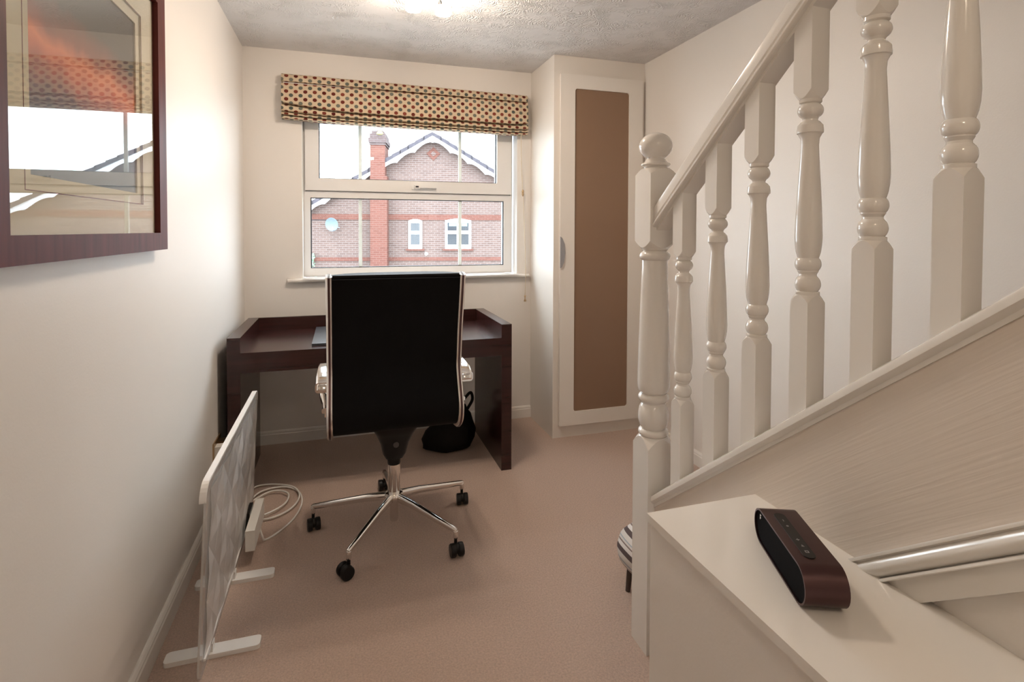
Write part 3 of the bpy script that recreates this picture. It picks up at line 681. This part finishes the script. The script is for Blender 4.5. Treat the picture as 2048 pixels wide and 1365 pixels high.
for k in range(5):
    a = math.radians(236.5+72*k); d = Vector((math.cos(a), math.sin(a), 0)); n = Vector((-d.y, d.x, 0))
    e = Vector((HX, HY, 0))+d*RR
    bm = bmesh.new(); pts = [Vector((HX, HY, .142))+d*.030, Vector((HX, HY, .134))+d*.12, Vector((HX, HY, .112))+d*.26, Vector((HX, HY, .098))+d*RR, Vector((HX, HY, .096))+d*(RR+.008)]
    hs = [1.25, 1.1, .9, .75, .55]
    rings = []
    for p, q in zip(pts, hs): rings.append([bm.verts.new(p+n*s0*q+Vector((0, 0, 1))*s1*q) for s0, s1 in rsect(.024, .030, .45, 4)])
    for A, B in zip(rings, rings[1:]):
        for j in range(len(A)): bm.faces.new((A[j], A[(j+1) % len(A)], B[(j+1) % len(B)], B[j]))
    bm.faces.new(rings[0][::-1]); bm.faces.new(rings[-1])
    leg = done('base_leg', bm, CHROME, ch, angle=.7)
    bm = bmesh.new(); lathe(bm, [(.009, .066), (.0105, .070), (.0105, .096), (.009, .099)], 16, (e.x, e.y, 0)); done('leg_socket', bm, CHROME, leg, smooth=True)
    # twin wheel caster, each swivelled its own way
    sw = [math.radians(q) for q in (205, 275, 265, 95, 280)][k]
    fd = Vector((math.cos(sw), math.sin(sw), 0)); ax = Vector((-fd.y, fd.x, 0)); wc = e+fd*.014+Vector((0, 0, .0265))
    rot = Matrix((ax.cross(Vector((0, 0, 1))), Vector((0, 0, 1)), ax)).transposed()
    if rot.determinant() < 0: rot = Matrix((-ax.cross(Vector((0, 0, 1))), Vector((0, 0, 1)), ax)).transposed()
    bm = bmesh.new()
    for s in (-1, 1):
        b2 = bmesh.new(); lathe(b2, wheel_profile(.0265, .021), 24); bmesh.ops.transform(b2, verts=b2.verts, matrix=Matrix.Translation(wc+ax*s*.0165) @ rot.to_4x4())
        me_ = bpy.data.meshes.new('caster_tmp'); b2.to_mesh(me_); b2.free(); bm.from_mesh(me_); bpy.data.meshes.remove(me_)
    b2 = bmesh.new(); lathe(b2, wheel_profile(.020, .014), 20); bmesh.ops.transform(b2, verts=b2.verts, matrix=Matrix.Translation(wc+Vector((0, 0, .006))) @ rot.to_4x4())
    me_ = bpy.data.meshes.new('caster_tmp'); b2.to_mesh(me_); b2.free(); bm.from_mesh(me_); bpy.data.meshes.remove(me_)
    tube(bm, [(e.x, e.y, .045), (e.x, e.y, .068)], .0065, 10)
    done('caster', bm, BLACKP, leg, angle=.6)

# ------------------------------------------------------------------ glass panel heater
ht = empty('panel_heater', (-.385, 2.1, 0), 'white glass panel heater standing on flat feet by the wall', 'heater')
HY0, HY1, HB, HT = 1.665, 2.625, .035, .600
def hx(z): return -.392+(-.366+.392)*(z-HB)/(HT-HB)
FROST = clear('frosted_heater_glass', (.92, .92, .92), ior=1.45, extra=((.86, .84, .82), .38), rough=.06)
FACETS = [clear('heater_film_%s' % n_, (.93, .93, .93), ior=1.4, extra=(c_, q_), rough=.32) for n_, c_, q_ in (('pale', (.86, .85, .85), .80), ('mid', (.78, .75, .73), .68), ('sheer', (.70, .67, .65), .60))]
FACET = clear('faceted_heater_film', (.93, .93, .93), ior=1.4, extra=((.86, .84, .82), .62), rough=.15)
loop = rrect(HY0, HY1, HB, HT, .045, 6)
bm = bmesh.new()
A = [bm.verts.new((hx(z)+.005, y, z)) for y, z in loop]; B = [bm.verts.new((hx(z)-.001, y, z)) for y, z in loop]
bm.faces.new(A); bm.faces.new(B[::-1])
for k in range(len(A)): bm.faces.new((A[k], B[k], B[(k+1) % len(A)], A[(k+1) % len(A)]))
pane = done('glass_panel', bm, FROST, ht)
# folded film of diamonds on the face of the glass
bm = bmesh.new(); ny, nz = 10, 6; G = {}
for j in range(nz+1):
    for i in range(ny+1):
        y = HY0+.05+(HY1-HY0-.10)*i/ny; z = HB+.045+(HT-HB-.075)*j/nz; G[i, j] = bm.verts.new((hx(z)+.0062+(.0045 if (i+j) % 2 else 0), y, z))
for j in range(nz):
    for i in range(ny):
        a, b, c, d = G[i, j], G[i+1, j], G[i+1, j+1], G[i, j+1]
        fs_ = (bm.faces.new((a, b, d)), bm.faces.new((b, c, d))) if (i+j) % 2 else (bm.faces.new((a, b, c)), bm.faces.new((a, c, d)))
        for q, f in enumerate(fs_): f.material_index = (i*2+j+q*(1+j % 2)) % 3
film = done('diamond_film', bm, FACETS[0], pane)
for q in FACETS[1:]: film.data.materials.append(q)
EDGEW = mat('white_heater_edge', (.86, .85, .84), .25)
# bright rim along the top and the rounded near corner
bm = bmesh.new(); ls = [(p[0], p[1]) for p in loop]
top = [p for p in rrect(HY0, HY1, HB, HT, .045, 6)]
def rimpath(): 
    pts = [(HY1-.001, HT-.12)]+[p for p in loop if p[1] > HT-.046]+[(HY0+.001, HT-.12)]
    return sorted(pts[1:-1], key=lambda p: -p[0])
rp = rimpath(); sweep(bm, [(hx(z)-.004, y, z) for y, z in rp], [(-.009, -.003), (.009, -.003), (.009, .003), (-.009, .003)], lambda i: (Vector((1, 0, 0)), Vector((0, 0, 1))))
done('rim', bm, EDGEW, ht)
bm = bmesh.new(); box(bm, -.386, -.380, HY0+.05, HY1-.05, HB+.037, HB+.043); done('film_rail', bm, EDGEW, ht)
for fy in (1.842, 2.205):
    bm = bmesh.new(); prism(bm, rrect(-.518, -.252, fy-.024, fy+.024, .012, 4), 'z', 0, .014)
    box(bm, -.400, -.385, fy-.014, fy+.014, .012, HB+.004)
    done('foot', bm, EDGEW, ht, bevel=.003)
cb = boxo('control_box', (-.366, -.332, 2.29, 2.56, .055, .135), WPLAST, ht, bevel=.008)
boxo('mount_bracket', (-.395, -.366, 2.40, 2.50, .08, .15), BLACKP, ht)

# ------------------------------------------------------------------ white power cable coiled on the carpet
r_ = .0042
pts = [(-.345, 2.46, .085), (-.325, 2.44, .03), (-.315, 2.455, r_)]
def loopc(cx, cy, rx, ry, a0, a1, n, z): return [(cx+rx*math.cos(math.radians(a0+(a1-a0)*k/n)), cy+ry*math.sin(math.radians(a0+(a1-a0)*k/n)), z+.004*abs(math.sin(k))) for k in range(n+1)]
pts += [(-.27, 2.50, r_), (-.215, 2.60, r_), (-.19, 2.74, r_), (-.215, 2.86, .007), (-.29, 2.93, .008), (-.39, 2.90, .012), (-.43, 2.78, .010), (-.40, 2.66, .008)]
pts += [(-.32, 2.62, .010), (-.235, 2.68, .012), (-.205, 2.79, .014), (-.24, 2.90, .014), (-.34, 2.97, .010), (-.425, 2.97, .008), (-.437, 2.86, .012), (-.44, 2.72, .014), (-.37, 2.64, .016), (-.27, 2.72, .016), (-.26, 2.83, .018), (-.34, 2.88, .016), (-.43, 2.79, .014), (-.49, 2.73, .02), (-.520, 2.735, .12), (-.540, 2.738, .268)]
bm = bmesh.new(); tube(bm, spline(pts, 8), r_, 8)
cb_ = tag(done('power_cable', bm, WPLAST, smooth=True), 'white power cable coiled on the carpet behind the heater', 'cable')
# double socket with two plugs
so = empty('wall_socket', (XL, 2.78, .30), 'brass double wall socket with two plugs behind the heater', 'socket')
boxo('face_plate', (XL, XL+.006, 2.705, 2.853, .255, .341), BRASS, so, bevel=.002)
for py in (2.742, 2.815):
    pl = boxo('plug', (XL+.006, XL+.040, py-.024, py+.024, .272, .322), BRASS if py > 2.8 else WPLAST, so, bevel=.008)

# ------------------------------------------------------------------ black bag on the floor under the desk
bg_ = empty('black_bag', (.60, 3.22, 0), 'black fabric bag slumped on the carpet under the desk', 'bag')
bm = bmesh.new(); lathe(bm, [(0, 0), (.115, .0), (.152, .018), (.160, .05), (.150, .10), (.120, .15), (.085, .19), (.050, .22), (.030, .25), (0, .255)], 28)
for v in bm.verts:
    k = v.co.z/.25; v.co.x = v.co.x*1.0+.085*k**1.4; v.co.y *= .85
    v.co.x += .006*math.sin(v.co.y*60+v.co.z*40); v.co.y += .006*math.sin(v.co.x*50)
    v.co += Vector((.60, 3.22, 0))
FABB = mat('black_bag_nylon', (.007, .006, .006), .7, spec=.2, bump=((40, 40, 40), .3, .01, 3, 0))
done('bag_body', bm, FABB, bg_, smooth=True)
bm = bmesh.new(); tube(bm, spline([(.66, 3.20, .235), (.70, 3.17, .30), (.735, 3.17, .33), (.75, 3.19, .28), (.725, 3.21, .22)], 6), .009, 8); done('carry_strap', bm, FABB, bg_, smooth=True)

# ------------------------------------------------------------------ striped footstool behind the newel
FSX, FSY = 1.085, 1.675
fs = empty('striped_footstool', (FSX, FSY, 0), 'small striped footstool half hidden behind the newel post', 'footstool')
bm = bmesh.new(); lathe(bm, [(0, .105), (.10, .105), (.128, .112), (.146, .135), (.150, .16), (.142, .19), (.115, .215), (.07, .228), (0, .232)], 32, (FSX, FSY, 0)); done('cushion', bm, STRIPE, fs, smooth=True)
LEGW = mat('dark_stained_wood', (.05, .03, .025), .5)
for k in range(4):
    a = PI*.25+PI/2*k+.35; bm = bmesh.new(); tube(bm, [(FSX+.11*math.cos(a), FSY+.11*math.sin(a), 0), (FSX+.10*math.cos(a), FSY+.10*math.sin(a), .12)], [.009, .012], 10); done('leg', bm, LEGW, fs, smooth=True)

# ------------------------------------------------------------------ ceiling lights
SHADE = emis('lit_frosted_glass', (1.0, .83, .66), LAMP); SHADE2 = emis('dimmer_lit_frosted_glass', (1.0, .81, .60), NEARLAMP)
def lamp(cx, cy, label, turn, glow):
    e = empty('ceiling_light', (cx, cy, CE), label, 'ceiling light', 'chrome ceiling lights')
    bm = bmesh.new(); lathe(bm, [(0, 0), (.060, 0), (.060, -.012), (.045, -.022), (0, -.024)], 28, (cx, cy, CE)); done('ceiling_plate', bm, CHROME, e, angle=.6)
    for k in range(4):
        a = math.radians(turn+90*k); d = Vector((math.cos(a), math.sin(a), 0)); p = Vector((cx, cy, CE-.012))
        bm = bmesh.new(); tube(bm, spline([p+d*.03, p+d*.07+Vector((0, 0, -.010)), p+d*.092+Vector((0, 0, -.035))], 5), .006, 10); arm = done('arm', bm, CHROME, e, smooth=True)
        q = p+d*.095
        bm = bmesh.new(); lathe(bm, [(0, -.032), (.017, -.034), (.026, -.046), (.034, -.062), (.038, -.076), (.037, -.077), (.030, -.062), (.015, -.048), (0, -.048)], 24, q); done('lamp_holder', bm, CHROME, arm, angle=.6)
        bm = bmesh.new(); lathe(bm, [(.012, -.050), (.024, -.056), (.032, -.072), (.036, -.095), (.034, -.106), (.022, -.110), (0, -.111)], 20, q); done('glass_shade', bm, glow, arm, smooth=True)
lamp(.374, 2.372, 'chrome ceiling light with lit frosted glass shades near the window', 227, SHADE)
lamp(.30, -.45, 'chrome ceiling light with lit frosted glass shades over the near landing', 200, SHADE2)

# ------------------------------------------------------------------ outside: brick house across the way
HA = math.radians(11.5); hxv = Vector((math.cos(HA), -math.sin(HA), 0)); hnv = Vector((math.sin(HA), math.cos(HA), 0))
HO = Vector((1.9934, 19.9004, 0))
GROUND = -2.9
def brickmat(name, c1, c2, mort, s=1):
    m = mat(name, c1, .9, spec=.1); nt = m.node_tree; b = nt.nodes['Principled BSDF']
    tc = nt.nodes.new('ShaderNodeTexCoord'); sp_ = nt.nodes.new('ShaderNodeSeparateXYZ'); nt.links.new(tc.outputs['Object'], sp_.inputs[0])
    cx = nt.nodes.new('ShaderNodeCombineXYZ'); nt.links.new(math_node(nt, 'ADD', sp_.outputs[0], sp_.outputs[1]), cx.inputs[0]); nt.links.new(sp_.outputs[2], cx.inputs[1])
    br = nt.nodes.new('ShaderNodeTexBrick'); br.inputs['Scale'].default_value = 1; br.inputs['Brick Width'].default_value = .225; br.inputs['Row Height'].default_value = .075
    br.inputs['Mortar Size'].default_value = .010; br.inputs['Color1'].default_value = (*c1, 1); br.inputs['Color2'].default_value = (*c2, 1); br.inputs['Mortar'].default_value = (*mort, 1)
    nt.links.new(cx.outputs[0], br.inputs['Vector']); nt.links.new(br.outputs[0], b.inputs['Base Color']); return m
BRICK = brickmat('pale_pink_brick', (.092, .062, .054), (.118, .080, .069), (.150, .121, .113))
BRICKR = brickmat('red_brick', (.098, .041, .032), (.120, .051, .040), (.128, .070, .058))
TILE = mat('grey_roof_tile', (.042, .036, .045), .8, noise=((8, 8, 8), .2, 3))
BARGE = mat('white_bargeboard_paint', (.80, .80, .82), .5)
DARKG = mat('dark_far_window_glass', (.03, .034, .04), .1)
house = empty('brick_house', HO+Vector((0, 0, GROUND)), 'pale red brick gabled house with chimney seen through the window', 'house')
house.rotation_euler = (0, 0, -HA)
def hobj(name, bm, material, parent=None, angle=None):
    """mesh in house coordinates: x along the gable wall, y away from us, z height above our floor"""
    bmesh.ops.translate(bm, verts=bm.verts, vec=(0, 0, -GROUND))
    return local(name, bm, material, parent or house, angle)
AX, AZ, SLP, HW = 1.18, 4.62, .60, 5.0     # apex, pitch, half width
bm = bmesh.new(); ez = AZ-SLP*HW
prism(bm, [(AX-HW, GROUND), (AX+HW, GROUND), (AX+HW, ez), (AX, AZ), (AX-HW, ez)], 'y', 0, 8); hobj('gable_wall', bm, BRICK)
for s in (-1, 1):     # two roof slopes of tile courses
    for k in range(1):
        bm = bmesh.new(); t0 = .06
        n = 20
        for j in range(n):
            a, b = (HW+.5)*j/n, (HW+.5)*(j+1)/n+.05
            P = [(AX+s*a, AZ+.17-SLP*a), (AX+s*b, AZ+.17-SLP*b), (AX+s*b, AZ+.05-SLP*b), (AX+s*a, AZ+.05-SLP*a)]
            P = [(p[0], p[1]+(.035 if i in (1,) else 0)) for i, p in enumerate(P)]
            prism(bm, P, 'y', -.40, 8.3)
        hobj('roof_slope', bm, TILE)
    # scalloped bargeboard
    bm = bmesh.new(); top, low = [], []; n = 96; Lb = HW+.45
    for j in range(n+1):
        a = Lb*j/n; ph = (a % .62)/.62
        scal = .10*abs(math.sin(PI*ph))**.7 if ph < .72 else .10*abs(math.sin(PI*.72))**.7*(1-(ph-.72)/.28*.6)
        top.append((AX+s*a, AZ+.08-SLP*a)); low.append((AX+s*a, AZ-.20-SLP*a+scal*1.2))
    A = [[bm.verts.new((p[0], y, p[1])) for p in Lr] for y in (-.34, -.28) for Lr in (top, low)]
    for k in range(n):
        for f in ((A[0][k], A[0][k+1], A[1][k+1], A[1][k]), (A[2][k], A[3][k], A[3][k+1], A[2][k+1]), (A[0][k], A[2][k], A[2][k+1], A[0][k+1]), (A[1][k], A[1][k+1], A[3][k+1], A[3][k])): bm.faces.new(f)
    hobj('bargeboard', bm, BARGE)
# chimney breast, stack, corbels, pot
bm = bmesh.new(); box(bm, -.985, -.40, -.46, .6, GROUND, 3.2); box(bm, -.975, -.47, -.46, .6, 3.2, 4.28); chy = hobj('chimney', bm, BRICKR)
bm = bmesh.new(); box(bm, -1.0, -.445, -.49, .63, 4.28, 4.36); box(bm, -1.03, -.415, -.52, .66, 4.36, 4.52); box(bm, -.99, -.455, -.48, .62, 4.52, 4.68); box(bm, -.93, -.51, -.44, .58, 4.68, 4.78); hobj('chimney_corbel', bm, brickmat('weathered_brick', (.072, .050, .048), (.088, .062, .060), (.105, .088, .086)), chy)
bm = bmesh.new(); lathe(bm, [(.13, 0), (.11, .05), (.095, .28), (.115, .30), (.115, .34), (.08, .34)], 16, (-.72, .1, 4.78)); hobj('chimney_pot', bm, mat('clay_pot', (.2, .14, .135), .9), chy)
bm = bmesh.new(); lathe(bm, [(0, 0), (.10, .02), (.12, .07), (.07, .13), (0, .14)], 10, (-.64, -.46, 4.62)); hobj('moss_clump', bm, mat('yellow_green_moss', (.30, .27, .10), .9), chy)
# brick bands and diamond
for z0, z1 in ((1.665, 1.865), (.185, .315)):
    bm = bmesh.new(); box(bm, AX-HW-.01, AX+HW+.01, -.03, .1, z0, z1); hobj('brick_band', bm, BRICKR)
bm = bmesh.new(); prism(bm, [(.95, 4.065), (1.20, 3.82), (1.45, 4.065), (1.20, 4.31)], 'y', -.025, .05); dm = hobj('brick_diamond', bm, BRICKR)
bm = bmesh.new(); prism(bm, [(1.10, 4.065), (1.20, 3.967), (1.30, 4.065), (1.20, 4.163)], 'y', -.04, -.02); hobj('diamond_centre', bm, BRICK, dm)
def house_window(x0, x1, z0, z1, cols):
    rise = .07; n = 10
    arch = [(x0+(x1-x0)*k/n, z1-rise+rise*math.sin(PI*k/n)) for k in range(n+1)]
    bm = bmesh.new(); fr = .085; zmid = z0+(z1-z0)*.545
    box(bm, x0, x0+fr, -.05, .02, z0, z1-rise+.01); box(bm, x1-fr, x1, -.05, .02, z0, z1-rise+.01)
    box(bm, x0+fr, x1-fr, -.05, .02, z0, z0+fr+.06); box(bm, x0+fr, x1-fr, -.055, .02, zmid-.06, zmid+.06)
    prism(bm, arch+[(x1, z1-rise-.08), (x0, z1-rise-.08)], 'y', -.05, .02)
    xs = [x0+fr+(x1-x0-2*fr)*k/cols for k in range(cols+1)]
    for q in xs[1:-1]: box(bm, q-.05, q+.05, -.053, .02, z0+fr, z1-rise-.07)
    wn = hobj('window', bm, BARGE)
    for a, b in zip(xs, xs[1:]):
        for c, d in ((z0+fr, zmid), (zmid, z1-rise-.05)):
            bm = bmesh.new(); box(bm, a, b, -.02, -.005, c, d); hobj('pane', bm, DARKG, wn)
            if cols > 1 and c > z0+.3: bm = bmesh.new(); box(bm, a+.05, b-.05, -.03, -.021, d-.16, d-.03); hobj('roller_blind', bm, mat('pale_blue_blind', (.12, .17, .21), .6), wn)
    bm = bmesh.new(); box(bm, x0-.09, x1+.09, -.10, .02, z0-.065, z0); hobj('sill', bm, BRICKR, wn)
house_window(.30, .79, .62, 1.70, 1)
house_window(1.62, 2.56, .62, 1.72, 2)
# white wall vent
bm = bmesh.new(); lathe(bm, [(0, -.01), (.05, -.01), (.06, .0), (.06, .02), (0, .02)], 14); bmesh.ops.rotate(bm, verts=bm.verts, matrix=Matrix.Rotation(PI/2, 3, 'X')); bmesh.ops.translate(bm, verts=bm.verts, vec=(.94, -.01, .44)); hobj('wall_vent', bm, BARGE)
# satellite dish on the wall
dish = empty('satellite_dish', HO+hxv*-2.29-hnv*.35+Vector((0, 0, 1.50)), 'pale grey satellite dish on the brick house wall', 'satellite dish')
dish.rotation_euler = (0, 0, -HA)
DISHM = mat('pale_blue_grey_dish', (.10, .135, .165), .5)
bm = bmesh.new(); lathe(bm, [(0, 0), (.09, .010), (.17, .035), (.235, .07), (.240, .072), (.235, .078), (.17, .045), (.09, .020), (0, .010)], 28)
bmesh.ops.rotate(bm, verts=bm.verts, matrix=Matrix.Rotation(math.radians(100), 3, 'X')); bmesh.ops.rotate(bm, verts=bm.verts, matrix=Matrix.Rotation(math.radians(-14), 3, 'Z'))
local('reflector', bm, DISHM, dish, angle=.6)
bm = bmesh.new(); tube(bm, [(0, .02, -.02), (.10, .17, -.10), (.16, .345, -.12)], .022, 8); tube(bm, [(.03, -.02, -.22), (.05, -.20, -.20), (.06, -.26, -.10)], .014, 8); local('bracket', bm, mat('grey_galvanised', (.3, .32, .36), .5), dish)
# cable along the wall from the dish
bm = bmesh.new(); tube(bm, [(-3.7, -.012, 1.655), (-2.2, -.012, 1.645)], .012, 6); hobj('dish_cable', bm, GASK)
# ground outside
struct(boxo('ground', (-40, 40, YB+.6, 60, GROUND-.1, GROUND), mat('grey_paving', (.30, .30, .29), .9)), 'grey ground outside, below the window', 'ground')
# small creeper on the wall at the left
SHR = mat('pale_green_leaf', (.16, .26, .17), .8)
cr = empty('climbing_shrub', HO+hxv*-2.98-hnv*.15+Vector((0, 0, GROUND)), 'pale green climbing shrub against the brick house', 'shrub'); cr.rotation_euler = (0, 0, -HA)
bm = bmesh.new()
for k in range(260):
    z = random.uniform(.3, 3.35); x = random.gauss(-.05, .13*(1.15-z/3.6)); y = random.uniform(-.12, .1); c = Vector((x, y, z)); a = Vector((random.uniform(-1, 1), random.uniform(-1, 1), random.uniform(-1, 1))).normalized()*.05; b = a.orthogonal().normalized()*.035
    bm.faces.new([bm.verts.new(c+q) for q in (a, b, -a, -b)])
local('foliage', bm, SHR, cr)
bm = bmesh.new(); tube(bm, [(0, 0, 0), (.03, 0, 1.5), (-.02, 0, 3.2)], [.03, .02, .008], 8); local('stem', bm, LEGW, cr)
